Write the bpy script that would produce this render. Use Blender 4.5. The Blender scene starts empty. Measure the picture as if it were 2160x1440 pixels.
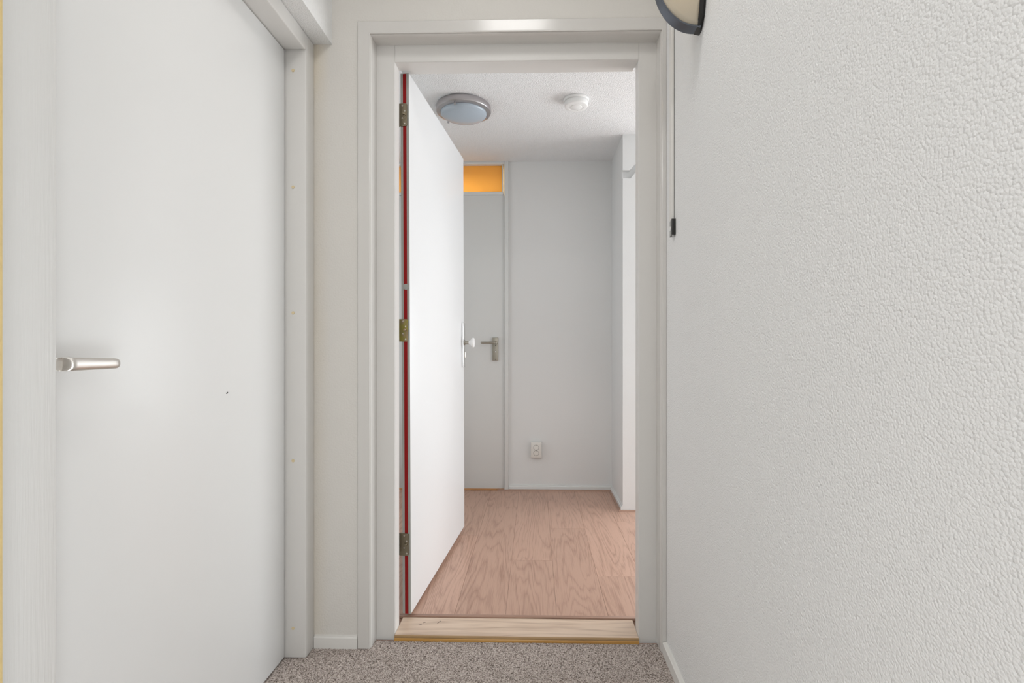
import bpy, bmesh, math, random
from mathutils import Vector, Matrix
S = bpy.context.scene
C = S.collection
R = math.radians
random.seed(7)

# ------------------------------------------------------------------ camera, world, lights, exposure
cd = bpy.data.cameras.new('camera')
cam = bpy.data.objects.new('camera', cd)
C.objects.link(cam)
cam.location = (0, 0, 1.029)
cam.rotation_euler = (R(90), 0, math.atan(0.0226))
cd.sensor_width = 36
cd.lens = 18.0
cd.shift_x = -24.6 / 2160
cd.shift_y = 9 / 2160
cd.clip_start = 0.02
S.camera = cam

S.view_settings.view_transform = 'Standard'
S.view_settings.look = 'None'
S.view_settings.gamma = 1.0
S.view_settings.use_curve_mapping = False
S.view_settings.exposure = 0.06

W = bpy.data.worlds.new('sky')
S.world = W
W.use_nodes = True
W.node_tree.nodes['Background'].inputs[0].default_value = (0.92, 0.96, 1.0, 1)
W.node_tree.nodes['Background'].inputs[1].default_value = 1.0


def area(name, loc, rot, sx, sy, power, col):
    l = bpy.data.lights.new(name, 'AREA')
    l.shape = 'RECTANGLE'
    l.size, l.size_y = sx, sy
    l.energy = power
    l.color = col
    o = bpy.data.objects.new(name, l)
    C.objects.link(o)
    o.location = loc
    o.rotation_euler = rot
    return o


# daylight through the tall window of the living room on the right of the hall
area('living_room_daylight', (3.15, 3.55, 0.90), (0, R(90), 0), 1.55, 2.9, 98, (0.925, 0.972, 1.0))
# added soft fill from the left of the hall, no real source there
area('hall_left_fill', (-1.28, 2.70, 1.20), (0, R(-90), 0), 1.8, 1.0, 5.0, (0.925, 0.972, 1.0))
# added fill from both sides behind the camera, its sources are invented
area('rear_right_fill', (0.43, -0.40, 0.50), (0, R(90), 0), 0.9, 0.9, 12.5, (0.94, 0.978, 1.0))
area('rear_left_fill', (-0.68, -0.40, 0.50), (0, R(-90), 0), 0.9, 0.9, 0.8, (0.94, 0.978, 1.0))
# two overhead fills added to brighten the corridor, not actual fixtures
area('corridor_overhead_fill', (-0.10, 1.00, 2.57), (0, 0, 0), 0.3, 0.3, 3.2, (1.0, 0.985, 0.965))
area('corridor_overhead_fill', (-0.13, -1.0, 2.57), (0, 0, 0), 0.3, 0.3, 16.0, (1.0, 0.985, 0.965))
# lamp of the little amber room behind the transom
area('amber_room_lamp', (-0.6, 4.05, 2.25), (0, 0, 0), 0.3, 0.3, 12.5, (1.0, 0.93, 0.80))

# ------------------------------------------------------------------ materials


def mat(name, col, rough=0.5, metal=0.0, spec=0.5):
    m = bpy.data.materials.new(name)
    m.use_nodes = True
    b = m.node_tree.nodes['Principled BSDF']
    b.inputs['Base Color'].default_value = (*col, 1)
    b.inputs['Roughness'].default_value = rough
    b.inputs['Metallic'].default_value = metal
    b.inputs['Specular IOR Level'].default_value = spec
    return m


class N:
    """small node builder"""
    def __init__(s, m):
        s.t = m.node_tree
        s.b = s.t.nodes['Principled BSDF']

    def add(s, typ, ins=None, **props):
        n = s.t.nodes.new(typ)
        for k, v in props.items():
            setattr(n, k, v)
        for k, v in (ins or {}).items():
            if isinstance(v, bpy.types.NodeSocket):
                s.t.links.new(v, n.inputs[k])
            else:
                n.inputs[k].default_value = v
        return n

    def link(s, a, b):
        s.t.links.new(a, b)

    def ramp(s, fac, stops):
        n = s.t.nodes.new('ShaderNodeValToRGB')
        e = n.color_ramp.elements
        while len(e) < len(stops):
            e.new(0.5)
        for i, (p, c) in enumerate(stops):
            e[i].position = p
            e[i].color = (*c, 1)
        s.link(fac, n.inputs[0])
        return n.outputs[0]

    def bump(s, h, strength, dist):
        n = s.add('ShaderNodeBump', {'Height': h, 'Strength': strength, 'Distance': dist})
        s.link(n.outputs[0], s.b.inputs['Normal'])


def plaster(name, col, scale, strength, dist, rough=0.85):
    m = mat(name, col, rough, 0, 0.25)
    n = N(m)
    co = n.add('ShaderNodeTexCoord').outputs['Object']
    a = n.add('ShaderNodeTexNoise', {'Vector': co, 'Scale': scale, 'Detail': 2.0, 'Roughness': 0.55})
    v = n.add('ShaderNodeTexVoronoi', {'Vector': co, 'Scale': scale * 1.25}, feature='F1')
    v2 = n.add('ShaderNodeMath', {0: v.outputs['Distance'], 1: 2.0}, operation='POWER')
    h = n.add('ShaderNodeMath', {0: a.outputs['Fac'], 1: v2.outputs[0]}, operation='SUBTRACT')
    n.bump(h.outputs[0], strength, dist)
    l = n.add('ShaderNodeTexNoise', {'Vector': co, 'Scale': 1.3, 'Detail': 2.0})
    c = n.ramp(l.outputs['Fac'], [(0.3, tuple(x * 0.975 for x in col)), (0.7, col)])
    n.link(c, n.b.inputs['Base Color'])
    return m


def paint(name, col, rough=0.42, brush=0.0, vert='Z', soft=0.4):
    m = mat(name, col, rough, 0, soft)
    n = N(m)
    co = n.add('ShaderNodeTexCoord').outputs['Object']
    if brush:
        sc = {'Z': (240, 240, 9), 'X': (9, 240, 240), 'Y': (240, 9, 240)}[vert]
        mp = n.add('ShaderNodeMapping', {'Vector': co, 'Scale': sc})
        a = n.add('ShaderNodeTexNoise', {'Vector': mp.outputs[0], 'Scale': 1.0, 'Detail': 3.0})
        n.bump(a.outputs['Fac'], brush, 0.0008)
    else:
        a = n.add('ShaderNodeTexNoise', {'Vector': co, 'Scale': 260.0, 'Detail': 1.0})
        n.bump(a.outputs['Fac'], 0.05, 0.0005)
    return m


M = {}
M['wall_textured'] = plaster('wall_textured_plaster', (0.87, 0.868, 0.858), 205, 0.62, 0.0022)
M['wall_front'] = plaster('wall_cream_plaster', (0.735, 0.71, 0.668), 140, 0.28, 0.0018)
n = N(M['wall_front'])
co = n.add('ShaderNodeTexCoord').outputs['Object']
sx = n.add('ShaderNodeSeparateXYZ', {0: co}).outputs
mr = n.add('ShaderNodeMapRange', {0: sx[0], 1: -0.752, 2: -0.700, 3: 1.0, 4: 0.0})
nz = n.add('ShaderNodeTexNoise', {'Vector': co, 'Scale': 5.0, 'Detail': 4.0})
hz = n.add('ShaderNodeMapRange', {0: sx[2], 1: 1.85, 2: 2.05, 3: 0.35, 4: 1.0})
pq = n.add('ShaderNodeMath', {0: mr.outputs[0], 1: hz.outputs[0]}, operation='MULTIPLY')
pr = n.add('ShaderNodeMath', {0: pq.outputs[0], 1: nz.outputs['Fac']}, operation='MULTIPLY')
old = n.b.inputs['Base Color'].links[0].from_socket
mxs = n.add('ShaderNodeMix', {0: pr.outputs[0], 6: old, 7: (0.76, 0.64, 0.44, 1)}, data_type='RGBA')
n.link(mxs.outputs[2], n.b.inputs['Base Color'])
M['wall_plain'] = plaster('wall_smooth_plaster', (0.78, 0.785, 0.78), 110, 0.10, 0.0012)
M['ceiling'] = plaster('ceiling_textured_plaster', (0.845, 0.85, 0.855), 150, 0.75, 0.0028)
M['bead'] = plaster('ochre_plaster_edge', (0.80, 0.62, 0.30), 120, 0.3, 0.002)
M['door'] = paint('door_white_lacquer', (0.85, 0.85, 0.84), 0.33)
M['leaf'] = paint('leaf_white_lacquer', (0.82, 0.825, 0.83), 0.36)
M['frame'] = paint('frame_offwhite_gloss', (0.73, 0.715, 0.69), 0.40, 0.10)
M['jamb'] = paint('jamb_brushed_white', (0.81, 0.81, 0.795), 0.40, 1.0)
M['frame_cream'] = paint('casing_cream_gloss', (0.69, 0.67, 0.64), 0.20, 0.05, soft=0.6)
M['far_white'] = paint('far_door_white', (0.74, 0.75, 0.74), 0.42)
M['skirt'] = paint('skirting_white', (0.80, 0.785, 0.75), 0.4)
M['edge_grey'] = paint('leaf_edge_grey', (0.37, 0.37, 0.345), 0.5)
M['seal_red'] = paint('fire_seal_red', (0.27, 0.006, 0.006), 0.6, soft=0.2)
M['plug'] = mat('filler_cream', (0.72, 0.60, 0.38), 0.7)
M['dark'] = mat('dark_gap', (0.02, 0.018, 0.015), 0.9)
M['nickel'] = mat('satin_nickel', (0.72, 0.69, 0.65), 0.34, 1.0)
M['nickel_dark'] = mat('aged_nickel', (0.40, 0.38, 0.33), 0.40, 1.0)
M['chrome'] = mat('polished_aluminium', (0.82, 0.83, 0.84), 0.22, 1.0)
M['ring'] = mat('brushed_steel', (0.50, 0.48, 0.49), 0.30, 1.0)
M['pin_hole'] = mat('pin_hole_dark', (0.015, 0.015, 0.015), 0.7)
M['black'] = mat('black_lacquer', (0.014, 0.013, 0.012), 0.33)
M['band'] = mat('blackened_metal_band', (0.135, 0.15, 0.175), 0.38, 0.85)
M['plastic'] = mat('white_plastic', (0.84, 0.84, 0.83), 0.35)
M['outlet'] = mat('outlet_plastic', (0.78, 0.76, 0.72), 0.4)
M['well'] = mat('outlet_well_plastic', (0.36, 0.34, 0.31), 0.5)
M['clipmetal'] = mat('zinc_clip', (0.42, 0.42, 0.41), 0.4, 0.7)
M['duct'] = mat('duct_plastic', (0.80, 0.78, 0.745), 0.4)
M['frost'] = mat('frosted_glass_shade', (0.43, 0.50, 0.57), 0.25, 0, 0.6)

# brass-like zinc passivated hinge plates
m = mat('passivated_hinge_steel', (0.45, 0.36, 0.16), 0.38, 1.0)
n = N(m)
co = n.add('ShaderNodeTexCoord').outputs['Object']
a = n.add('ShaderNodeTexNoise', {'Vector': co, 'Scale': 38.0, 'Detail': 2.0})
n.link(n.ramp(a.outputs['Fac'], [(0.3, (0.36, 0.32, 0.07)), (0.5, (0.30, 0.26, 0.10)), (0.7, (0.34, 0.24, 0.19))]), n.b.inputs['Base Color'])
M['hinge'] = m
M['hinge_grey'] = mat('dull_hinge_steel', (0.24, 0.205, 0.145), 0.42, 1.0)

# lamp glass of the wall lamp: cream opal glass
m = mat('opal_cream_glass', (0.86, 0.81, 0.70), 0.25, 0, 0.5)
m.node_tree.nodes['Principled BSDF'].inputs['Transmission Weight'].default_value = 0.0
n = N(m)
tr = n.add('ShaderNodeBsdfTranslucent', {'Color': (0.9, 0.80, 0.58, 1)})
mx = n.add('ShaderNodeMixShader', {0: 0.45, 1: n.b.outputs[0], 2: tr.outputs[0]})
n.link(mx.outputs[0], n.t.nodes['Material Output'].inputs['Surface'])
M['opal'] = m
m = mat('glowing_bulb', (1, 0.9, 0.7), 0.4)
m.node_tree.nodes['Principled BSDF'].inputs['Emission Color'].default_value = (1, 0.70, 0.30, 1)
m.node_tree.nodes['Principled BSDF'].inputs['Emission Strength'].default_value = 9.0
M['bulb'] = m

# orange transom pane, lit by the lamp of the room behind
m = mat('orange_glass', (0.90, 0.56, 0.17), 0.35, 0, 0.4)
n = N(m)
tr = n.add('ShaderNodeBsdfTranslucent', {'Color': (1.0, 0.74, 0.32, 1)})
mx = n.add('ShaderNodeMixShader', {0: 0.5, 1: n.b.outputs[0], 2: tr.outputs[0]})
n.link(mx.outputs[0], n.t.nodes['Material Output'].inputs['Surface'])
M['orange'] = m
M['amber_wall'] = mat('amber_painted_wall', (0.85, 0.66, 0.36), 0.8)
m = mat('clear_pane', (1, 1, 1), 0.02, 0, 0.5)
n = N(m)
tb = n.add('ShaderNodeBsdfTransparent', {'Color': (1, 1, 1, 1)})
gl = n.add('ShaderNodeBsdfGlossy', {'Color': (1, 1, 1, 1), 'Roughness': 0.02})
fr = n.add('ShaderNodeFresnel', {'IOR': 1.45})
mx = n.add('ShaderNodeMixShader', {0: fr.outputs[0], 1: tb.outputs[0], 2: gl.outputs[0]})
n.link(mx.outputs[0], n.t.nodes['Material Output'].inputs['Surface'])
M['pane'] = m


def wood(name, dark, light, along='Y', k=9.0, rough=0.38, scale=1.0, per_obj=True, stain=None):
    m = mat(name, light, rough, 0, 0.45)
    n = N(m)
    co = n.add('ShaderNodeTexCoord').outputs['Object']
    if per_obj:
        oi = n.add('ShaderNodeObjectInfo').outputs['Random']
        off = n.add('ShaderNodeMath', {0: oi, 1: 37.0}, operation='MULTIPLY').outputs[0]
        cb = n.add('ShaderNodeCombineXYZ', {'X': off, 'Y': off, 'Z': off}).outputs[0]
        co = n.add('ShaderNodeVectorMath', {0: co, 1: cb}, operation='ADD').outputs[0]
    big = (7.5 * scale, 0.75 * scale, 7.5 * scale) if along == 'Y' else (0.75 * scale, 7.5 * scale, 7.5 * scale)
    fine = (330, 9, 330) if along == 'Y' else (9, 330, 330)
    mp = n.add('ShaderNodeMapping', {'Vector': co, 'Scale': big})
    a = n.add('ShaderNodeTexNoise', {'Vector': mp.outputs[0], 'Scale': 1.0, 'Detail': 3.0, 'Roughness': 0.38, 'Distortion': 0.2})
    r = n.add('ShaderNodeMath', {0: a.outputs['Fac'], 1: k}, operation='MULTIPLY')
    pp = n.add('ShaderNodeMath', {0: r.outputs[0], 1: 0.5}, operation='PINGPONG')
    rr = n.add('ShaderNodeMath', {0: pp.outputs[0], 1: 2.0}, operation='MULTIPLY')
    mp2 = n.add('ShaderNodeMapping', {'Vector': co, 'Scale': fine})
    fb = n.add('ShaderNodeTexNoise', {'Vector': mp2.outputs[0], 'Scale': 1.0, 'Detail': 2.0})
    rq = n.add('ShaderNodeMath', {0: rr.outputs[0], 1: 0.55}, operation='POWER')
    s1 = n.add('ShaderNodeMath', {0: rq.outputs[0], 1: 0.37}, operation='MULTIPLY')
    s2 = n.add('ShaderNodeMath', {0: fb.outputs['Fac'], 1: 0.85, 2: s1.outputs[0]}, operation='MULTIPLY_ADD')
    mp3 = n.add('ShaderNodeMapping', {'Vector': co, 'Scale': (7, 2.2, 7) if along == 'Y' else (2.2, 7, 7)})
    bl = n.add('ShaderNodeTexNoise', {'Vector': mp3.outputs[0], 'Scale': 1.0, 'Detail': 2.0})
    s3 = n.add('ShaderNodeMath', {0: bl.outputs['Fac'], 1: 0.5, 2: s2.outputs[0]}, operation='MULTIPLY_ADD')
    col = n.ramp(s3.outputs[0], [(0.46, dark), (1.0, light)])
    if per_obj:
        tone = n.add('ShaderNodeMapRange', {0: oi, 3: 0.96, 4: 1.12})
        hs = n.add('ShaderNodeHueSaturation', {'Color': col, 'Value': tone.outputs[0], 'Saturation': 1.02})
        col = hs.outputs[0]
    n.link(col, n.b.inputs['Base Color'])
    n.bump(fb.outputs['Fac'], 0.12, 0.0005)
    return m


M['laminate'] = wood('laminate_oak_pinkish', (0.335, 0.195, 0.140), (0.56, 0.36, 0.275), 'Y', 19.0)
M['profile'] = wood('profile_brown', (0.24, 0.14, 0.10), (0.40, 0.25, 0.185), 'X', 6.0)
M['sill'] = wood('threshold_oak', (0.46, 0.315, 0.225), (0.74, 0.58, 0.45), 'X', 9.0, 0.34, 1.2, False)
M['sill_nose'] = wood('threshold_varnished_edge', (0.36, 0.17, 0.04), (0.55, 0.30, 0.08), 'X', 6.0, 0.3, 1.0, False)

M['sill_edge'] = wood('threshold_worn_edge', (0.27, 0.155, 0.06), (0.42, 0.27, 0.13), 'X', 6.0, 0.3, 1.0, False)

# carpet
m = mat('carpet_taupe_pile', (0.2, 0.17, 0.15), 0.95, 0, 0.1)
n = N(m)
co = n.add('ShaderNodeTexCoord').outputs['Object']
v = n.add('ShaderNodeTexVoronoi', {'Vector': co, 'Scale': 400.0})
a = n.add('ShaderNodeTexNoise', {'Vector': co, 'Scale': 210.0, 'Detail': 4.0, 'Roughness': 0.7})
sp = n.add('ShaderNodeSeparateColor', {'Color': v.outputs['Color']})
mm = n.add('ShaderNodeMath', {0: sp.outputs[0], 1: 0.55, 2: a.outputs['Fac']}, operation='MULTIPLY_ADD')
n.link(n.ramp(mm.outputs[0], [(0.42, (0.075, 0.056, 0.045)), (0.70, (0.38, 0.32, 0.285)), (1.0, (0.68, 0.61, 0.565))]), n.b.inputs['Base Color'])
M['carpet'] = m

# ------------------------------------------------------------------ helpers


def tag(o, label=None, cat=None, kind=None, group=None):
    if label: o['label'] = label
    if cat: o['category'] = cat
    if kind: o['kind'] = kind
    if group: o['group'] = group
    return o


def root(name, loc, label, cat, kind=None, group=None, rz=0.0):
    o = bpy.data.objects.new(name, None)
    C.objects.link(o)
    o.location = loc
    o.rotation_euler = (0, 0, rz)
    o.empty_display_size = 0.05
    return tag(o, label, cat, kind, group)


def link(name, bm, mats, parent=None, smooth=False, loc=None):
    me = bpy.data.meshes.new(name)
    bmesh.ops.recalc_face_normals(bm, faces=bm.faces)
    if smooth:
        for f in bm.faces:
            f.smooth = True
    bm.to_mesh(me)
    bm.free()
    for mm in (mats if isinstance(mats, (list, tuple)) else [mats]):
        me.materials.append(mm)
    o = bpy.data.objects.new(name, me)
    C.objects.link(o)
    if parent is not None:
        o.parent = parent
    if loc:
        o.location = loc
    if smooth:
        # keep hard corners crisp
        for e in me.edges:
            pass
        try:
            me.set_sharp_from_angle(angle=R(38))
        except Exception:
            pass
    return o


def bx(bm, x0, x1, y0, y1, z0, z1, bevel=0.0, seg=2, mi=0):
    vs = [bm.verts.new((x, y, z)) for x in (x0, x1) for y in (y0, y1) for z in (z0, z1)]
    idx = [(0, 1, 3, 2), (4, 6, 7, 5), (0, 4, 5, 1), (2, 3, 7, 6), (0, 2, 6, 4), (1, 5, 7, 3)]
    fs = [bm.faces.new([vs[i] for i in q]) for q in idx]
    for f in fs:
        f.material_index = mi
    if bevel:
        es = {e for f in fs for e in f.edges}
        bmesh.ops.bevel(bm, geom=list(es), offset=bevel, segments=seg, affect='EDGES', profile=0.5)


def box(name, b, m, parent=None, bevel=0.0, seg=2, origin=None):
    """one box mesh object; b = x0,x1,y0,y1,z0,z1 in the parent's space"""
    bm = bmesh.new()
    c = origin or ((b[0] + b[1]) / 2, (b[2] + b[3]) / 2, (b[4] + b[5]) / 2)
    bx(bm, b[0] - c[0], b[1] - c[0], b[2] - c[1], b[3] - c[1], b[4] - c[2], b[5] - c[2], bevel, seg)
    return link(name, bm, m, parent, bool(bevel), c)


def boxes(name, bs, m, parent=None):
    bm = bmesh.new()
    for b in bs:
        bx(bm, *b)
    return link(name, bm, m, parent)


def prism(bm, pts, axis, a0, a1, mi=0):
    """extrude a 2D polygon along an axis. pts in the two other axes in xyz order"""
    def P(p, a):
        return {'X': (a, p[0], p[1]), 'Y': (p[0], a, p[1]), 'Z': (p[0], p[1], a)}[axis]
    lo = [bm.verts.new(P(p, a0)) for p in pts]
    hi = [bm.verts.new(P(p, a1)) for p in pts]
    k = len(pts)
    fs = [bm.faces.new(lo), bm.faces.new(hi)]
    for i in range(k):
        fs.append(bm.faces.new((lo[i], lo[(i + 1) % k], hi[(i + 1) % k], hi[i])))
    for f in fs:
        f.material_index = mi
    return fs


def lathe(bm, prof, seg=48, axis='Z', mi=0):
    """prof: (r, h) pairs; closed with caps where r = 0"""
    rings = []
    for r, h in prof:
        if r < 1e-6:
            rings.append([bm.verts.new((0, 0, h))])
        else:
            rings.append([bm.verts.new((r * math.cos(2 * math.pi * i / seg), r * math.sin(2 * math.pi * i / seg), h)) for i in range(seg)])
    for A, B in zip(rings, rings[1:]):
        for i in range(seg):
            j = (i + 1) % seg
            if len(A) == 1 and len(B) == 1:
                continue
            if len(A) == 1:
                f = bm.faces.new((A[0], B[i], B[j]))
            elif len(B) == 1:
                f = bm.faces.new((A[i], B[0], A[j]))
            else:
                f = bm.faces.new((A[i], B[i], B[j], A[j]))
            f.material_index = mi
    if axis != 'Z':
        q = {'X': Matrix.Rotation(R(90), 4, 'Y'), 'Y': Matrix.Rotation(R(-90), 4, 'X')}[axis]
        bmesh.ops.transform(bm, matrix=q, verts=bm.verts)


def turned(name, prof, m, parent, loc, axis='Z', seg=40):
    bm = bmesh.new()
    lathe(bm, prof, seg, axis)
    return link(name, bm, m, parent, True, loc)


def sweep(bm, path, sec, closed=True):
    """sweep a list of section loops (each a list of Vectors) into a tube with end caps"""
    rings = [[bm.verts.new(p) for p in s] for s in path]
    k = len(rings[0])
    for A, B in zip(rings, rings[1:]):
        for i in range(k):
            j = (i + 1) % k
            bm.faces.new((A[i], A[j], B[j], B[i]))
    bm.faces.new(rings[0][::-1])
    bm.faces.new(rings[-1])


def refine(rows, n=4):
    """Catmull-Rom through a list of parameter tuples"""
    out = []
    k = len(rows)
    for i in range(k - 1):
        p0, p1, p2, p3 = rows[max(i - 1, 0)], rows[i], rows[i + 1], rows[min(i + 2, k - 1)]
        for q in range(n):
            t = q / n
            out.append(tuple(0.5 * (2 * b + (c - a) * t + (2 * a - 5 * b + 4 * c - d) * t * t + (3 * b - a - 3 * c + d) * t ** 3) for a, b, c, d in zip(p0, p1, p2, p3)))
    out.append(rows[-1])
    return out


ST = 'structure'
# ------------------------------------------------------------------ corridor shell
XR = 0.44          # corridor right wall face
XL = -0.694        # corridor left wall face
YF = 1.735         # end wall face
HALL_Y0, HALL_Y1 = 1.905, 3.58
FZ = 0.020         # hall floor level
HC = 2.316         # hall ceiling

fl = tag(box('floor', (-1.25, 0.6, -2.3, 1.78, -0.12, -0.006), M['dark']), 'concrete base below the speckled taupe carpet of the corridor', 'floor', ST)
tag(box('wall_right', (XR, XR + 0.12, -2.3, YF + 0.0, -0.006, 2.6), M['wall_textured']), 'white rough textured plaster wall along the right of the corridor', 'wall', ST)
wl = boxes('wall_left', [(-0.90, XL, -2.3, 0.6515, -0.006, 2.6), (-0.90, XL, 0.6515, YF, 2.0585, 2.6),
                         (-0.90, -0.76, 0.6515, 0.690, -0.006, 2.0585), (-0.96, -0.90, -2.3, YF, -0.006, 2.6)], M['wall_textured'])
tag(wl, 'white textured plaster wall and lintel above the closed flush door', 'wall', ST)
tag(box('trim_1', (-0.7, XL + 0.0015, 0.634, 0.6508, 0.0, 2.6), M['bead'], None, 0.001), 'ochre yellow plaster edge beside the near jamb at the far left', 'trim', ST)
wf = boxes('wall_front', [(-1.30, -0.562, YF, 1.90, -0.006, 2.6), (0.424, 0.70, YF, 1.90, -0.006, 2.6), (-0.562, 0.424, YF, 1.90, 2.088, 2.6)], M['wall_front'])
tag(wf, 'cream textured end wall around the open doorway', 'wall', ST)
tag(box('wall_rear', (-1.0, 0.6, -2.42, -2.30, -0.006, 2.6), M['wall_textured']), 'white plaster wall closing the corridor behind the viewer', 'wall', ST)
tag(box('ceiling', (-1.0, 0.6, -2.42, YF + 0.1, 2.6, 2.72), M['ceiling']), 'white textured ceiling over the carpeted corridor', 'ceiling', ST)

# carpet: a woven backing that carries a knobbly loop pile where it is in view
bm = bmesh.new()
bx(bm, XL, XR, -2.3, 1.45, -0.006, -0.0005)
bx(bm, -0.86, XL, 0.80, 1.45, -0.006, -0.0005)
link_carpet = None
x0, x1, y0, y1, st = -0.86, XR, 1.45, 1.780, 0.0022
nx, ny = int((x1 - x0) / st), int((y1 - y0) / st)


def hsh(i, j):
    v = math.sin(i * 127.1 + j * 311.7) * 43758.5453
    return v - math.floor(v)


cell = 0.0038
grid = []
for i in range(nx + 1):
    row = []
    for j in range(ny + 1):
        x, y = x0 + (x1 - x0) * i / nx, y0 + (y1 - y0) * j / ny
        ci, cj = int(math.floor(x / cell)), int(math.floor(y / cell))
        best = 9.0
        bh = 0
        for a in (-1, 0, 1):
            for b in (-1, 0, 1):
                px = (ci + a + 0.15 + 0.7 * hsh(ci + a, cj + b)) * cell
                py = (cj + b + 0.15 + 0.7 * hsh(ci + a + 57, cj + b - 31)) * cell
                dd = (x - px) ** 2 + (y - py) ** 2
                if dd < best:
                    best, bh = dd, hsh(ci + a - 13, cj + b + 91)
        h = -0.0035 + 0.0036 * math.sqrt(max(0.0, 1 - best / (cell * 0.62) ** 2)) * (0.55 + 0.45 * bh)
        row.append(bm.verts.new((x, y, h)))
    grid.append(row)
for i in range(nx):
    for j in range(ny):
        bm.faces.new((grid[i][j], grid[i + 1][j], grid[i + 1][j + 1], grid[i][j + 1]))
me = bpy.data.meshes.new('carpet')
bm.to_mesh(me)
bm.free()
me.materials.append(M['carpet'])
cp = bpy.data.objects.new('carpet', me)
C.objects.link(cp)
tag(cp, 'taupe speckled loop pile carpet in front of the wooden threshold', 'carpet', 'stuff')

# ------------------------------------------------------------------ closed flush door in the left wall
d1 = root('trim_2', (-0.82, 1.2, 0), 'off white painted frame around the closed flush door', 'door frame', ST)
d1o = Vector((-0.82, 1.2, 0))


def rel(b, o):
    return (b[0] - o.x, b[1] - o.x, b[2] - o.y, b[3] - o.y, b[4] - o.z, b[5] - o.z)


JX = -0.755
far = box('jamb', rel((-0.875, JX, 1.670, 1.7325, 0, 2.0565), d1o), M['frame'], d1, 0.004, 3)
near = box('jamb', rel((-0.875, JX, 0.700, 0.792, 0, 2.0565), d1o), M['jamb'], d1, 0.003, 3)
tag(near, 'nearest jamb with visible brush strokes')
box('head_rail', rel((-0.875, JX, 0.792, 1.670, 2.003, 2.0565), d1o), M['frame'], d1, 0.004, 3)
for z in (1.936, 1.552, 1.137, 0.650, 0.098):
    o = turned('filler_plug', [(0, -0.0012), (0.0048, -0.0012), (0.0054, 0), (0.0054, 0.002)], M['plug'], far,
               (0, 0, 0), 'Y', 16)
    o.location = (-0.798 - (-0.815), 1.6697 - 1.70125, z - 1.02825)

dr = root('door_1', (-0.843, 0.792, 0), 'closed flush white door recessed in the left wall', 'door', ST)
dro = Vector((-0.843, 0.792, 0))
box('leaf', rel((-0.863, -0.823, 0.7935, 1.6640, 0.008, 2.0000), dro), M['door'], dr, 0.0015, 2)
box('gap_shade_strip', rel((-0.862, -0.835, 1.6642, 1.6698, 0.008, 2.0000), dro), M['dark'], dr)  # dark strip that stands in for the shade inside the door gap
bm = bmesh.new()
prism(bm, [(-0.004, -0.002), (0.0, -0.0028), (0.0045, 0.0012), (0.0035, 0.0028), (-0.003, 0.0005)], 'X', 0.0, 0.0004)
link('scuff_mark', bm, M['dark'], dr, False, (0.0200, 1.349 - 0.792, 0.903))
# lever handle: back plate on the leaf (behind the jamb) and a flat tapering lever that returns at the neck
box('handle_plate', rel((-0.8235, -0.8165, 0.802, 0.842, 0.925, 1.065), dro), M['nickel'], dr, 0.002, 2)
bm = bmesh.new()
path = []


def rr_section(c, w, h, ax, n=20, p=3.2):
    """superellipse loop: ax = (u, v) unit vectors"""
    u, v = ax
    out = []
    for i in range(n):
        t = 2 * math.pi * i / n
        ct, sn = math.cos(t), math.sin(t)
        out.append(c + u * (w * math.copysign(abs(ct) ** (2 / p), ct)) + v * (h * math.copysign(abs(sn) ** (2 / p), sn)))
    return out


UX, UY, UZ = Vector((1, 0, 0)), Vector((0, 1, 0)), Vector((0, 0, 1))
hc = 0.9985
for (x, y, wx, hz, ang) in refine(((-0.8200, 0.8205, 0.0085, 0.0085, 90), (-0.800, 0.8205, 0.0085, 0.0095, 90), (-0.786, 0.8215, 0.0090, 0.0108, 68),
                            (-0.7775, 0.8270, 0.0085, 0.0115, 40), (-0.7740, 0.8360, 0.0075, 0.0115, 12), (-0.7730, 0.850, 0.0066, 0.0112, 0),
                            (-0.7730, 0.880, 0.0062, 0.0104, 0), (-0.7735, 0.912, 0.0062, 0.0100, 0), (-0.7738, 0.925, 0.0060, 0.0096, 0),
                            (-0.7742, 0.931, 0.0052, 0.0080, 0), (-0.7745, 0.9343, 0.0036, 0.0052, 0), (-0.7746, 0.9352, 0.001, 0.0015, 0))):
    a = R(ang)
    u = Vector((math.cos(a), math.sin(a), 0))
    path.append([q - dro for q in rr_section(Vector((x, y, hc - 0.002 * (y - 0.82) / 0.11)), wx, hz, (u, UZ), 20, 2.6)])
sweep(bm, path, None)
link('lever_handle', bm, M['nickel'], dr, True)

# ------------------------------------------------------------------ main doorway: frame, casing, threshold
fo = Vector((-0.07, 1.80, 0))
tf = root('trim_3', tuple(fo), 'off white rebated wooden frame of the open doorway', 'door frame', ST)


def stop_profile(sgn, xi, xo):
    # (x, y) outline of a rebated jamb: stop in front, rebate behind
    return [(xo, 1.789), (xi + sgn * 0.002, 1.789), (xi, 1.791), (xi, 1.842), (xi + sgn * 0.017, 1.842), (xi + sgn * 0.017, 1.899), (xo, 1.899)]


for sgn, xi, xo in ((-1, -0.4925, -0.5615), (1, 0.359, 0.4235)):
    bm = bmesh.new()
    prism(bm, [(x - fo.x, y - fo.y) for x, y in stop_profile(sgn, xi, xo)], 'Z', -0.004, 2.0245 + 0.063)
    link('jamb', bm, M['frame'], tf)
bm = bmesh.new()
prism(bm, [(y - fo.y, z) for y, z in [(1.7888, 2.0875), (1.7888, 2.026), (1.791, 2.024), (1.842, 2.024), (1.842, 2.041), (1.899, 2.041), (1.899, 2.0875)]],
      'X', -0.4925 - fo.x, 0.359 - fo.x)
link('head_jamb', bm, M['frame'], tf)
# keep plate in the strike jamb
box('strike_plate', rel((0.3585, 0.3615, 1.815, 1.838, 0.98, 1.16), fo), M['frame'], tf, 0.001, 1)

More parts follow.
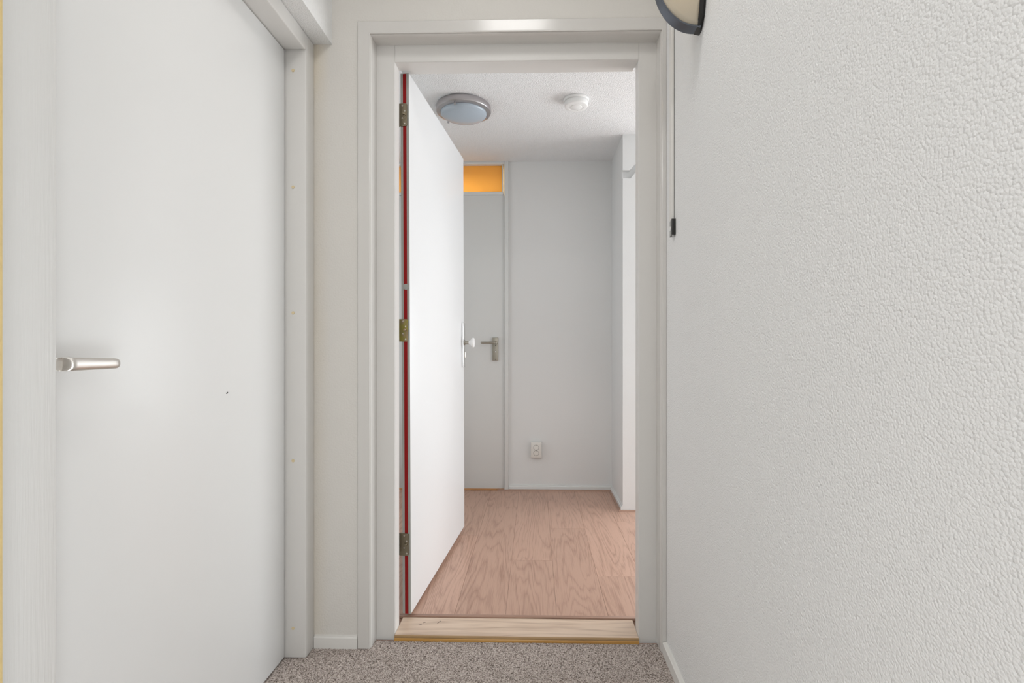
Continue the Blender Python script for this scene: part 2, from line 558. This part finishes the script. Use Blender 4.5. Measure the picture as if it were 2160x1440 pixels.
co_ = Vector((-0.07, 1.73, 0))
tc = root('trim_4', tuple(co_), 'cream moulded casing round the open doorway', 'casing', ST)


def casing_profile():
    # distance from the opening edge (outwards +) and depth y
    pts = [(0.045, 1.7365), (0.045, 1.7290), (0.043, 1.7270), (0.0075, 1.7270)]
    for i in range(7):          # small bead
        a = R(100 - i * 28)
        pts.append((0.0050 + 0.0026 * math.cos(a), 1.7288 - 0.0026 * math.sin(a)) if False else (0.0055 - 0.0030 * math.sin(R(i * 28)), 1.7290 - 0.0024 * math.cos(R(i * 28))))
    pts += [(0.0040, 1.7322), (0.0040, 1.7332), (0.0022, 1.7335), (0.0006, 1.7352), (0.0, 1.7380), (-0.0004, 1.745)]
    for i in range(1, 6):       # shallow cove into the frame
        t = i / 5
        pts.append((-0.0004 + 0.0006 * math.sin(t * math.pi) - 0.0022 * t * t, 1.745 + 0.0439 * t))
    pts += [(0.0005, 1.7889), (0.0, 1.7889)]
    return pts


CX0, CX1, CZ = -0.5595, 0.4222, 2.0865


def mitred(name, a, b, cut_out=None):
    """casing run between inner corner points a and b (x, z); profile grows outwards"""
    bm = bmesh.new()
    pr = casing_profile()
    rows = []
    for end in (0, 1):
        rows.append([])
        for d, y in pr:
            if name == 'left':
                x, z = CX0 - d, (0.0 if end == 0 else CZ + d)
            elif name == 'right':
                dd = min(d, XR - 0.0006 - CX1)
                x, z = CX1 + dd, (0.0 if end == 0 else CZ + d)
            else:
                x, z = (CX0 - d if end == 0 else min(CX1 + d, XR - 0.0006)), CZ + d
            rows[-1].append(bm.verts.new((x - co_.x, y - co_.y, z)))
    k = len(pr)
    for i in range(k):
        j = (i + 1) % k
        bm.faces.new((rows[0][i], rows[0][j], rows[1][j], rows[1][i]))
    bm.faces.new(rows[0])
    bm.faces.new(rows[1][::-1])
    bmesh.ops.remove_doubles(bm, verts=bm.verts, dist=1e-6)
    return link('casing', bm, M['frame_cream'], tc)


mitred('left', None, None)
mitred('right', None, None)
mitred('top', None, None)

ts = root('trim_5', (-0.07, 1.83, 0), 'worn oak threshold with varnished nose between carpet and laminate', 'threshold', ST)
to = Vector((-0.07, 1.83, 0))
bm = bmesh.new()
prism(bm, [(y - to.y, z) for y, z in [(1.781, 0.0105), (1.781, 0.0150), (1.7825, 0.0172), (1.786, 0.0182), (1.897, 0.0182), (1.897, 0.002), (1.784, 0.002), (1.784, 0.0105)]],
      'X', -0.4915 - to.x, 0.3580 - to.x)
link('tread', bm, M['sill'], ts)
bm = bmesh.new()
prism(bm, [(y - to.y, z) for y, z in [(1.7835, -0.004), (1.7775, -0.004), (1.7765, 0.0), (1.7775, 0.0055), (1.7800, 0.0085), (1.7835, 0.0105)]],
      'X', -0.4920 - to.x, 0.3585 - to.x)
tag(link('nosing', bm, M['sill_nose'], ts), 'golden varnished lower edge')
bm = bmesh.new()
prism(bm, [(y - to.y, z) for y, z in [(1.7835, 0.0075), (1.7795, 0.0078), (1.7788, 0.0110), (1.7800, 0.0150), (1.7822, 0.0170), (1.7850, 0.0170)]],
      'X', -0.4918 - to.x, 0.3583 - to.x)
link('edge_strip', bm, M['sill_edge'], ts)
# scuffs on the tread
for (x, y, l, a) in ((-0.352, 1.866, 0.020, 62), (-0.405, 1.862, 0.010, 28), (-0.417, 1.848, 0.012, 30)):
    bm = bmesh.new()
    bx(bm, -l / 2, l / 2, -0.0008, 0.0008, 0, 0.0003)
    o = link('scratch', bm, M['dark'], ts, False, (x - to.x, y - to.y, 0.01815))
    o.rotation_euler = (0, 0, R(a))

# skirting boards of the corridor
def skirt(name, pts_axis, prof, a0, a1, m, label):
    bm = bmesh.new()
    prism(bm, prof, pts_axis, a0, a1)
    return tag(link(name, bm, m), label, 'baseboard', ST)


skirt('baseboard_left', 'X', [(YF + 0.0005, -0.004), (1.7265, -0.004), (1.7265, 0.0345), (1.7285, 0.0365), (1.7310, 0.0375), (1.7310, 0.0415), (YF + 0.0005, 0.0425)], -0.754, -0.606, M['skirt'],
      'short white skirting between the two door frames')
skirt('baseboard_right', 'Y', [(XR + 0.0005, -0.004), (0.4265, -0.004), (0.4265, 0.034), (0.4290, 0.0365), (XR + 0.0005, 0.0385)], -2.29, 1.7255, M['skirt'],
      'long white skirting along the right corridor wall')

# ------------------------------------------------------------------ hall shell
lam = tag(boxes('floor', [(-1.25, 3.3, 1.897, 5.2, -0.12, 0.0115)], M['profile']), 'pinkish oak laminate floor of the hall', 'floor', ST)
# planks, each a piece of its own
seams = [-1.226, -1.034, -0.842, -0.650, -0.458, -0.266, -0.110, 0.082, 0.274, 0.466, 0.658]
seams = [0.080 + 0.192 * k for k in range(-7, 5)]
joints = {0: 2.30, 1: 3.05, 2: 2.52, 3: 2.10, 4: 2.72, 5: 3.2, 6: 2.41, 7: 2.835, 8: 2.25, 9: 2.95, 10: 2.6}
for k in range(len(seams) - 1):
    xa, xb = seams[k], seams[k + 1]
    xa, xb = max(xa, -1.24), min(xb, 0.90)
    if xb - xa < 0.02:
        continue
    cuts = [1.9065, joints[k], 3.571]
    for ya, yb in zip(cuts, cuts[1:]):
        bm = bmesh.new()
        w, l = (xb - xa) / 2 - 0.0003, (yb - ya) / 2 - 0.0003
        t = 0.0008
        prism(bm, [(-w, 0.0), (-w, 0.0078), (-w + t, 0.0085), (w - t, 0.0085), (w, 0.0078), (w, 0.0)], 'Y', -l, l)
        link('plank', bm, M['laminate'], lam, False, ((xa + xb) / 2, (ya + yb) / 2, 0.0115))
tag(box('trim_6', (-0.508, 0.374, 1.899, 1.916, 0.012, 0.0225), M['profile'], None, 0.0018, 2), 'narrow brown edge strip of the laminate behind the threshold', 'trim', ST)

SX, SY = 0.533, 3.132      # outer corner of the wall stub on the right of the hall
tag(box('wall_back', (-1.45, SX + 0.02, HALL_Y1, 3.70, 0.0, 2.6), M['wall_plain']) if False else
    boxes('wall_back', [(-0.186, SX + 0.02, HALL_Y1, 3.70, 0.0, 2.6), (-1.45, -1.05, HALL_Y1, 3.70, 0.0, 2.6)], M['wall_plain']),
    'smooth white wall at the far end of the hall', 'wall', ST)
bm = bmesh.new()
bx(bm, SX, 0.80, SY + 0.032, 3.70, 0.0, 2.6)
# front plates with a shadow groove between them that cranks upward to the right
prism(bm, [(SX, 0.0), (0.80, 0.0), (0.80, 2.108), (0.628, 2.108), (0.580, 2.048), (SX, 2.050)], 'Y', SY, SY + 0.0325)
prism(bm, [(SX, 2.099), (0.577, 2.099), (0.625, 2.157), (0.80, 2.157), (0.80, 2.6), (SX, 2.6)], 'Y', SY, SY + 0.0325)
tag(link('wall_side', bm, M['wall_plain']), 'bright white wall end jutting into the hall', 'wall', ST)
tag(boxes('wall_hall_left', [(-1.45, -1.30, 1.90, 3.70, 0.0, 2.6)], M['wall_plain']), 'white wall of the hall behind the open door', 'wall', ST)
tag(box('ceiling', (-1.45, 3.4, 1.90, 5.3, HC, 2.45), M['ceiling']), 'white textured ceiling of the hall with the round lamp', 'ceiling', ST)
# living room on the right (only its light reaches the picture)
tag(boxes('wall_living_room', [(3.20, 3.35, 1.6, 2.05, 0, 2.45), (3.20, 3.35, 5.05, 5.3, 0, 2.45), (3.20, 3.35, 2.05, 5.05, 0, 0.5), (3.20, 3.35, 2.05, 5.05, 2.2, 2.45),
                               (0.10, 3.35, 5.2, 5.3, 0, 2.45), (0.1, 0.80, 3.70, 3.80, 0, 2.45), (0.1, 0.2, 3.80, 5.2, 0, 2.45), (0.70, 3.35, 1.78, 1.90, 0, 2.45)], M['wall_plain']), 'white walls of the living room beyond the hall', 'wall', ST)
w2 = root('window_2', (3.27, 3.55, 0.5), 'white framed window of the living room', 'window', ST)
for b in ((-0.03, 0.03, -1.5, -1.44, 0, 1.7), (-0.03, 0.03, 1.44, 1.5, 0, 1.7), (-0.03, 0.03, -1.44, 1.44, 0, 0.06), (-0.03, 0.03, -1.44, 1.44, 1.64, 1.7), (-0.03, 0.03, -0.03, 0.03, 0.06, 1.64)):
    box('window_bar', b, M['far_white'], w2, 0.003)
for b in ((-0.003, 0.003, -1.44, -0.03, 0.06, 1.64), (-0.003, 0.003, 0.03, 1.44, 0.06, 1.64)):
    box('pane', b, M['pane'], w2)

# hall skirting and floor mouldings
skirt('baseboard_back', 'X', [(HALL_Y1 + 0.0005, 0.020), (3.567, 0.020), (3.567, 0.047), (3.570, 0.050), (3.573, 0.0515), (3.573, 0.057), (HALL_Y1 + 0.0005, 0.059)], -0.185, SX + 0.0, M['far_white'],
      'white skirting at the foot of the far hall wall')
skirt('baseboard_side', 'Y', [(SX + 0.0005, 0.020), (0.521, 0.020), (0.521, 0.047), (0.524, 0.050), (0.527, 0.0515), (0.527, 0.057), (SX + 0.0005, 0.059)], SY, 3.567, M['far_white'],
      'short white skirting on the side of the wall end')
q = [(0.0, 0.020), (0.0, 0.030), (0.004, 0.0295), (0.008, 0.0275), (0.011, 0.0245), (0.013, 0.020)]
for nm, ax, pr, a0, a1, lb in (
        ('trim_7', 'X', [(3.567 - a, z) for a, z in q], -0.262, 0.521, 'brown floor moulding along the far wall skirting'),
        ('trim_8', 'Y', [(0.521 - a, z) for a, z in q], SY - 0.0005, 3.567, 'brown floor moulding beside the short side skirting'),
        ('trim_9', 'X', [(SY - a, z) for a, z in q], 0.508, 0.80, 'brown floor moulding at the foot of the bright wall end')):
    bm = bmesh.new()
    prism(bm, pr, ax, a0, a1)
    tag(link(nm, bm, M['profile']), lb, 'moulding', ST)

# ------------------------------------------------------------------ far door with transom
bo = Vector((-0.62, 3.58, 0))
t3 = root('trim_10', tuple(bo), 'white frame of the far door and its transom', 'door frame', ST)
for x0_, x1_ in ((-0.2160, -0.186), (-1.052, -1.022)):
    box('jamb', rel((x0_, x1_, 3.563, 3.68, 0.0201, HC), bo), M['far_white'], t3, 0.0025, 2)
box('head_rail', rel((-1.0215, -0.2165, 3.570, 3.68, 2.2985, HC), bo), M['far_white'], t3, 0.0015, 2)
box('transom_rail', rel((-1.0215, -0.2235, 3.574, 3.66, 2.0845, 2.1055), bo), M['far_white'], t3, 0.0015, 2)
box('stop_bead', rel((-0.2335, -0.2265, 3.582, 3.60, 2.106, 2.298), bo), M['far_white'], t3, 0.001, 2)
wn = root('window_1', (-0.62, 3.61, 2.106), 'narrow transom light above the far door glowing orange', 'window', ST)
box('pane', (-0.40, 0.385, -0.003, 0.003, 0.0, 0.192), M['orange'], wn)
d3 = root('door_3', (-0.62, 3.60, 0.03), 'closed white flush door at the far end of the hall', 'door', ST)
box('leaf', rel((-1.0195, -0.2185, 3.579, 3.617, 0.030, 2.0825), Vector((-0.62, 3.60, 0.03))), M['far_white'], d3, 0.0015, 2)
do = Vector((-0.62, 3.60, 0.03))
pl = box('handle_plate', rel((-0.3005, -0.2575, 3.566, 3.580, 0.9255, 1.0865), do), M['nickel_dark'], d3, 0.0025, 3)
for z in (1.031, 0.934):
    turned('screw', [(0, -0.0006), (0.0028, -0.0006), (0.0032, 0.0), (0.0032, 0.002)], M['pin_hole'], pl, (-0.276 + 0.279, -0.0070, z - 1.006), 'Y', 14)
turned('privacy_knob', [(0, -0.010), (0.0035, -0.010), (0.0045, -0.008), (0.005, 0.0), (0.0055, 0.002)], M['chrome'], pl, (0.003, -0.0070, 0.987 - 1.006), 'Y', 18)
box('indicator', (-0.004, 0.008, -0.0085, -0.0068, -0.0075, -0.0050), M['chrome'], pl, 0.0008)
bm = bmesh.new()
path = []
for (x, y, a_, w_, h_) in refine(((-0.2665, 3.567, 90, 0.0075, 0.0075), (-0.2665, 3.545, 90, 0.0075, 0.0075), (-0.2680, 3.530, 70, 0.0085, 0.0085), (-0.2740, 3.5215, 35, 0.0085, 0.0088),
                           (-0.2860, 3.5190, 5, 0.0065, 0.0082), (-0.310, 3.519, 0, 0.0055, 0.0078), (-0.345, 3.520, 0, 0.0055, 0.0076), (-0.368, 3.5215, -6, 0.0055, 0.0076),
                           (-0.3745, 3.5225, -10, 0.0045, 0.0066), (-0.3765, 3.5228, -10, 0.002, 0.003))):
    a = R(a_)
    u = Vector((math.sin(a), math.cos(a), 0))
    path.append([p - do for p in rr_section(Vector((x, y, 1.0505 + 0.012 * max(0, (-0.28 - x)) * 0)), w_, h_, (u, UZ), 18, 2.4)])
sweep(bm, path, None)
link('lever_handle', bm, M['nickel_dark'], d3, True)
# the small amber painted room behind the transom
tag(boxes('wall_amber', [(-1.45, 0.1, 4.6, 4.7, 0, 2.45), (-1.45, -1.35, 3.70, 4.6, 0, 2.45), (0.0, 0.1, 3.70, 4.6, 0, 2.45)], M['amber_wall']), 'amber painted walls of the little room beyond the far door', 'wall', ST)

# ------------------------------------------------------------------ open door leaf
P0 = Vector((-0.461, 1.875, 1.031))
ang = math.atan2(2.7666 - 1.875, -0.3868 + 0.461)          # direction of the leaf in plan
ld = root('door_2', tuple(P0), 'white fire door standing open into the hall with a red seal in its edge', 'door', ST)
ld.rotation_euler = (R(0.72), 0, ang - R(90))
LW, LT, LH = 0.895, 0.0325, 0.9955
box('leaf', (-LT, 0, 0.0012, LW, -LH, LH), M['leaf'], ld, 0.0012, 2)
box('edge_band', (-LT + 0.0008, -0.0008, 0.0, 0.0014, -LH + 0.001, LH - 0.001), M['edge_grey'], ld)
box('fire_seal', (-0.0225, -0.0100, -0.0009, 0.0005, -LH + 0.001, LH - 0.003), M['seal_red'], ld)
turned('plug_cap', [(0, -0.0022), (0.0095, -0.0020), (0.0110, -0.0012), (0.0110, 0.0)], M['edge_grey'], ld, (-0.0140, -0.0004, 0.215), 'Y', 28)


def hinge(z, mt, screwmat, label):
    hb = bmesh.new()
    w0, w1, hh, rad = -0.0400, -0.0068, 0.0412, 0.006
    pts = [(w0, -hh), (w1 - rad, -hh)]
    pts += [(w1 - rad + rad * math.sin(R(t)), -hh + rad - rad * math.cos(R(t))) for t in (20, 40, 60, 80, 90)]
    pts += [(w1 - rad + rad * math.cos(R(t)), hh - rad + rad * math.sin(R(t))) for t in (0, 20, 40, 60, 80)]
    pts += [(w1 - rad, hh), (w0, hh)]
    prism(hb, pts, 'Y', -0.0035, -0.0005)
    # rolled knuckle at the outer edge, cut into five rings
    for k in range(5):
        za, zb = -hh + k * hh * 0.4 + 0.0006, -hh + (k + 1) * hh * 0.4 - 0.0006
        n_ = 14
        prism(hb, [(w0 - 0.0005 + 0.0050 * math.cos(2 * math.pi * i / n_), 0.0016 + 0.0050 * math.sin(2 * math.pi * i / n_)) for i in range(n_)], 'Z', za, zb)
    h = link('hinge', hb, mt, ld, False, (0, 0, z))
    tag(h, label)
    turned('adjusting_pin', [(0, -0.0125), (0.0036, -0.0122), (0.0042, -0.0110), (0.0042, -0.0055), (0.0066, -0.0050), (0.0072, -0.0034), (0.0072, -0.0030)], mt, h, (-0.0175, 0, 0.0022), 'Y', 20)
    for sx_, sz_ in ((-0.0235, 0.0335), (-0.0150, 0.0135), (-0.0240, -0.0120), (-0.0150, -0.0325)):
        s_ = turned('screw', [(0, -0.0030), (0.0010, -0.0030), (0.0012, -0.0040), (0.0027, -0.0043), (0.0031, -0.0034), (0.0031, -0.0030)], screwmat, h, (sx_, 0, sz_), 'Y', 16)


hinge(0.843, M['hinge_grey'], M['nickel'], 'top hinge, dull bronze steel')
hinge(0.055, M['hinge'], M['nickel'], 'middle hinge, greenish gold plating')
hinge(-0.737, M['hinge_grey'], M['nickel'], 'bottom hinge, grey steel')
# knob furniture on the visible face, near the free edge
kp = box('knob_plate', (0.0, 0.0105, 0.842, 0.880, -0.126, 0.110), M['chrome'], ld, 0.002, 3)
bm = bmesh.new()
lathe(bm, [(0, 0.0255), (0.0110, 0.0255), (0.0110, 0.030), (0.0150, 0.036), (0.0225, 0.041), (0.0255, 0.0445), (0.0260, 0.0500), (0.0245, 0.0530), (0, 0.0535)], 36)
bmesh.ops.transform(bm, matrix=Matrix.Rotation(R(90), 4, 'Y'), verts=bm.verts)
link('door_knob', bm, M['plastic'], ld, True, (0.0100, 0.861, 0.004))
turned('knob_stem', [(0, 0.0), (0.0135, 0.0), (0.0135, 0.004), (0.0100, 0.006), (0.0098, 0.026), (0, 0.026)], M['nickel_dark'], ld, (0.0100, 0.861, 0.004), 'X', 32)
box('lock_cylinder', (0.0100, 0.0175, 0.857, 0.866, -0.078, -0.046), M['nickel'], ld, 0.003, 3)
box('lock_latch', (-0.024, -0.010, 0.8945, 0.8975, -0.085, -0.060), M['nickel'], ld, 0.001, 1)

# frame-side hinge leaves sit in the jamb rebate
for z in (1.874, 1.086, 0.294):
    box('hinge_plate', rel((-0.5105, -0.5085, 1.852, 1.874, z - 0.041, z + 0.041), fo), M['hinge_grey'], tf)

# ------------------------------------------------------------------ ceiling lamp in the hall
cl = root('ceiling_lamp', (-0.384, 2.742, HC), 'round flush ceiling lamp with brushed steel ring and frosted bluish glass', 'lamp')
turned('ring', [(0.0, -0.0005), (0.139, -0.0005), (0.139, -0.004), (0.1450, -0.007), (0.1462, -0.010), (0.1462, -0.0320), (0.1445, -0.0350), (0.1250, -0.0410), (0.1235, -0.0405), (0.1235, -0.030), (0.0, -0.030)], M['ring'], cl, (0, 0, 0), 'Z', 96)
dome = [(0.1230, -0.032), (0.1230, -0.0405)]
for i in range(1, 13):
    t = i / 12
    dome.append((0.1230 * math.cos(t * math.pi / 2), -0.0405 - 0.034 * math.sin(t * math.pi / 2)))
dome[-1] = (0, -0.0745)
turned('glass_shade', dome, M['frost'], cl, (0, 0, 0), 'Z', 96)
for a_ in (258, 18, 138):
    bm = bmesh.new()
    bx(bm, 0.119, 0.1345, -0.0032, 0.0032, -0.0480, -0.0370, 0.0012, 2)
    bx(bm, 0.1285, 0.1355, -0.0045, 0.0045, -0.0535, -0.0425, 0.0015, 2)
    o = link('glass_clip', bm, M['ring'], cl, True)
    o.rotation_euler = (0, 0, R(a_))

# ------------------------------------------------------------------ smoke detector
sd = root('smoke_detector', (0.214, 2.684, HC), 'small round white smoke detector on the hall ceiling', 'smoke detector')
turned('base_plate', [(0, -0.0005), (0.0665, -0.0005), (0.0672, -0.002), (0.0672, -0.010), (0.0655, -0.0125), (0.0610, -0.0130), (0.0, -0.0130)], M['plastic'], sd, (0, 0, 0), 'Z', 72)
turned('body', [(0.0, -0.013), (0.0585, -0.0130), (0.0585, -0.0150), (0.0610, -0.0162), (0.0618, -0.0190), (0.0610, -0.0340), (0.0592, -0.0375), (0.0560, -0.0390), (0.0400, -0.0396), (0.0392, -0.0385), (0.0385, -0.0396), (0, -0.0402)], M['plastic'], sd, (0, 0, 0), 'Z', 72)
turned('test_button', [(0, -0.0400), (0.030, -0.0398), (0.0300, -0.0415), (0.0285, -0.0425), (0, -0.0430)], M['plastic'], sd, (0.0, 0.0, 0), 'Z', 48)
turned('indicator_light', [(0, -0.0395), (0.0030, -0.0393), (0.0030, -0.0412), (0, -0.0416)], M['well'], sd, (0.010, 0.0335, 0), 'Z', 14)
b_ = box('alignment_tab', (0.0440, 0.0500, 0.034, 0.0395, -0.0150, -0.0100), M['well'], sd, 0.0008)

# ------------------------------------------------------------------ double wall outlet
oo = Vector((0.0065, HALL_Y1, 0.3065))
wo = root('wall_outlet', tuple(oo), 'double white socket outlet low on the far wall', 'socket')
bm = bmesh.new()
bx(bm, -0.0375, 0.0375, -0.040, 0.0005, -0.0535, 0.0535, 0.005, 3)
link('housing', bm, M['outlet'], wo, True)
bm = bmesh.new()
bx(bm, -0.0285, 0.0285, -0.0425, -0.0395, -0.0450, 0.0450, 0.002, 2)
link('cover', bm, M['outlet'], wo, True)
for dz in (0.0190, -0.0195):
    w = turned('socket', [(0.0195, -0.0425), (0.0190, -0.0432), (0.0175, -0.0432), (0.0168, -0.0425), (0.0160, -0.0405), (0, -0.0402), (0, -0.039), (0.0195, -0.039)], M['well'], wo, (0, 0, dz), 'Y', 32)
    w.data.materials.clear()
    w.data.materials.append(M['well'])
    for sx_ in (-0.0095, 0.0095):
        turned('pin_hole', [(0, -0.0413), (0.0027, -0.0413), (0.0027, -0.0400), (0, -0.0400)], M['pin_hole'], w, (sx_, 0, 0.003), 'Y', 12)
    for sz_ in (0.0150, -0.0150):
        box('earth_contact', (-0.0028, 0.0028, -0.0428, -0.0400, sz_ - 0.0022, sz_ + 0.0022), M['clipmetal'], w)

# ------------------------------------------------------------------ black half-round wall lamp, top right
lz = 1.976
lo_ = Vector((XR, 1.38, lz))
wlmp = root('wall_lamp', tuple(lo_), 'black half round wall lamp with cream glass at the top of the right wall', 'lamp')
RG = 0.1105        # glass radius, centre on the back plate line
XC = -0.0165       # centre of the half round from the wall


def near_y(z):
    return 1.3185 + 2.15 * z * z - 1.38


def lens(bm, r, yoff, flip, x_edge):
    """bulged half disc face"""
    n_a, n_r = 28, 8
    rows = []
    for i in range(n_r + 1):
        rr_ = r * i / n_r
        row = []
        for j in range(n_a + 1):
            a = R(90 + 180 * j / n_a)
            x, z = XC + rr_ * math.cos(a), rr_ * math.sin(a)
            x = min(x, x_edge)
            y = near_y(z) + yoff
            if flip:
                y = 2 * 0.026 - (y)
            row.append(bm.verts.new((x, y, z)))
        rows.append(row)
    for i in range(n_r):
        for j in range(n_a):
            bm.faces.new((rows[i][j], rows[i][j + 1], rows[i + 1][j + 1], rows[i + 1][j]))
    bmesh.ops.remove_doubles(bm, verts=bm.verts, dist=1e-5)


bm = bmesh.new()
lens(bm, RG - 0.0005, 0.0006, False, 0)
g = link('glass', bm, M['opal'], wlmp, True)
md = g.modifiers.new('thick', 'SOLIDIFY')
md.thickness = 0.003
md.offset = -1
# curved band: section swept round the arc; depth 33 mm
bm = bmesh.new()
path = []
for j in range(41):
    a = R(90 + 180 * j / 40)
    z_in = RG * math.sin(a)
    y_ = near_y(RG * math.sin(a))
    row = []
    for (rr_, yy) in ((RG, y_ + 0.0), (RG + 0.0035, y_ + 0.0005), (RG + 0.0040, y_ + 0.0015), (RG + 0.0030, y_ + 0.036), (RG - 0.002, y_ + 0.036), (RG - 0.002, y_ + 0.004)):
        row.append(Vector((XC + rr_ * math.cos(a), yy, rr_ * math.sin(a))))
    path.append(row)
sweep(bm, path, None)
link('band', bm, M['band'], wlmp, True)
# far closing shell
bm = bmesh.new()
lens(bm, RG - 0.001, 0.034, False, 0)
link('rear_shell', bm, M['black'], wlmp, True)
# back plate with near edge bowed like the glass and chamfered ends
bm = bmesh.new()
ring_n, ring_f = [], []
zs = [-0.1150, -0.0900, -0.07, -0.035, 0.0, 0.035, 0.07, 0.0900, 0.1150]
rows = []
for z in zs:
    y_ = near_y(z) - 0.0015
    x_in = XC - 0.0005
    if abs(z) > 0.1:        # chamfered ends
        rows.append([Vector((x_in, y_ + 0.004, z)), Vector((x_in + 0.005, y_ + 0.004, z)), Vector((0.0004, y_ + 0.020, z)), Vector((0.0004, y_ + 0.040, z)), Vector((x_in, y_ + 0.034, z))])
    else:
        rows.append([Vector((x_in, y_, z)), Vector((x_in + 0.010, y_, z)), Vector((0.0004, y_ + 0.006, z)), Vector((0.0004, y_ + 0.080, z)), Vector((x_in, y_ + 0.060, z))])
sweep(bm, rows, None)
link('back_plate', bm, M['black'], wlmp, False)
for sgn in (-1, 1):
    yb = near_y(0.112)
    za, zb = sorted((sgn * 0.1095, sgn * 0.1145))
    box('end_clip', (XC - 0.0020, XC + 0.0100, yb + 0.002, yb + 0.034, za, zb), M['band'], wlmp, 0.0008, 2)
turned('bulb', [(0, -0.03), (0.012, -0.027), (0.018, -0.018), (0.019, -0.008), (0.014, 0.004), (0.010, 0.012), (0.010, 0.02), (0, 0.02)], M['bulb'], wlmp, (XC - 0.048, -0.038 + 0.0, 0.022), 'X', 24)

# ------------------------------------------------------------------ cable duct and mounting clip on the right wall
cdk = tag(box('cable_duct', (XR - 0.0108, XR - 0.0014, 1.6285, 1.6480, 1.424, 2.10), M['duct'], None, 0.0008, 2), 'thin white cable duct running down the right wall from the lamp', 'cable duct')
box('duct_shadow_strip', (0.0046, 0.0063, -0.0085, 0.0085, -0.335, 0.335), M['dark'], cdk)  # dark strip added as the shadow line between duct and wall
mc = root('mounting_clip', (XR, 1.614, 1.402), 'small black clip with zinc side at the lower end of the cable duct', 'clip')
box('cover', (-0.0125, 0.0003, 0.0, 0.006, -0.0245, 0.0255), M['black'], mc, 0.0006, 2)
bm = bmesh.new()
sh = [(0.0055, -0.028), (0.027, -0.028), (0.027, -0.0085), (0.020, -0.0085), (0.0145, -0.0035), (0.0130, 0.0), (0.0145, 0.0035), (0.020, 0.0065), (0.027, 0.0065), (0.027, 0.0195), (0.0155, 0.0245), (0.0055, 0.0245)]
prism(bm, [(y, z) for y, z in sh], 'X', -0.0118, -0.0102)
bx(bm, -0.0118, 0.0003, 0.0055, 0.027, -0.0280, -0.0265)
link('side_plate', bm, M['clipmetal'], mc)
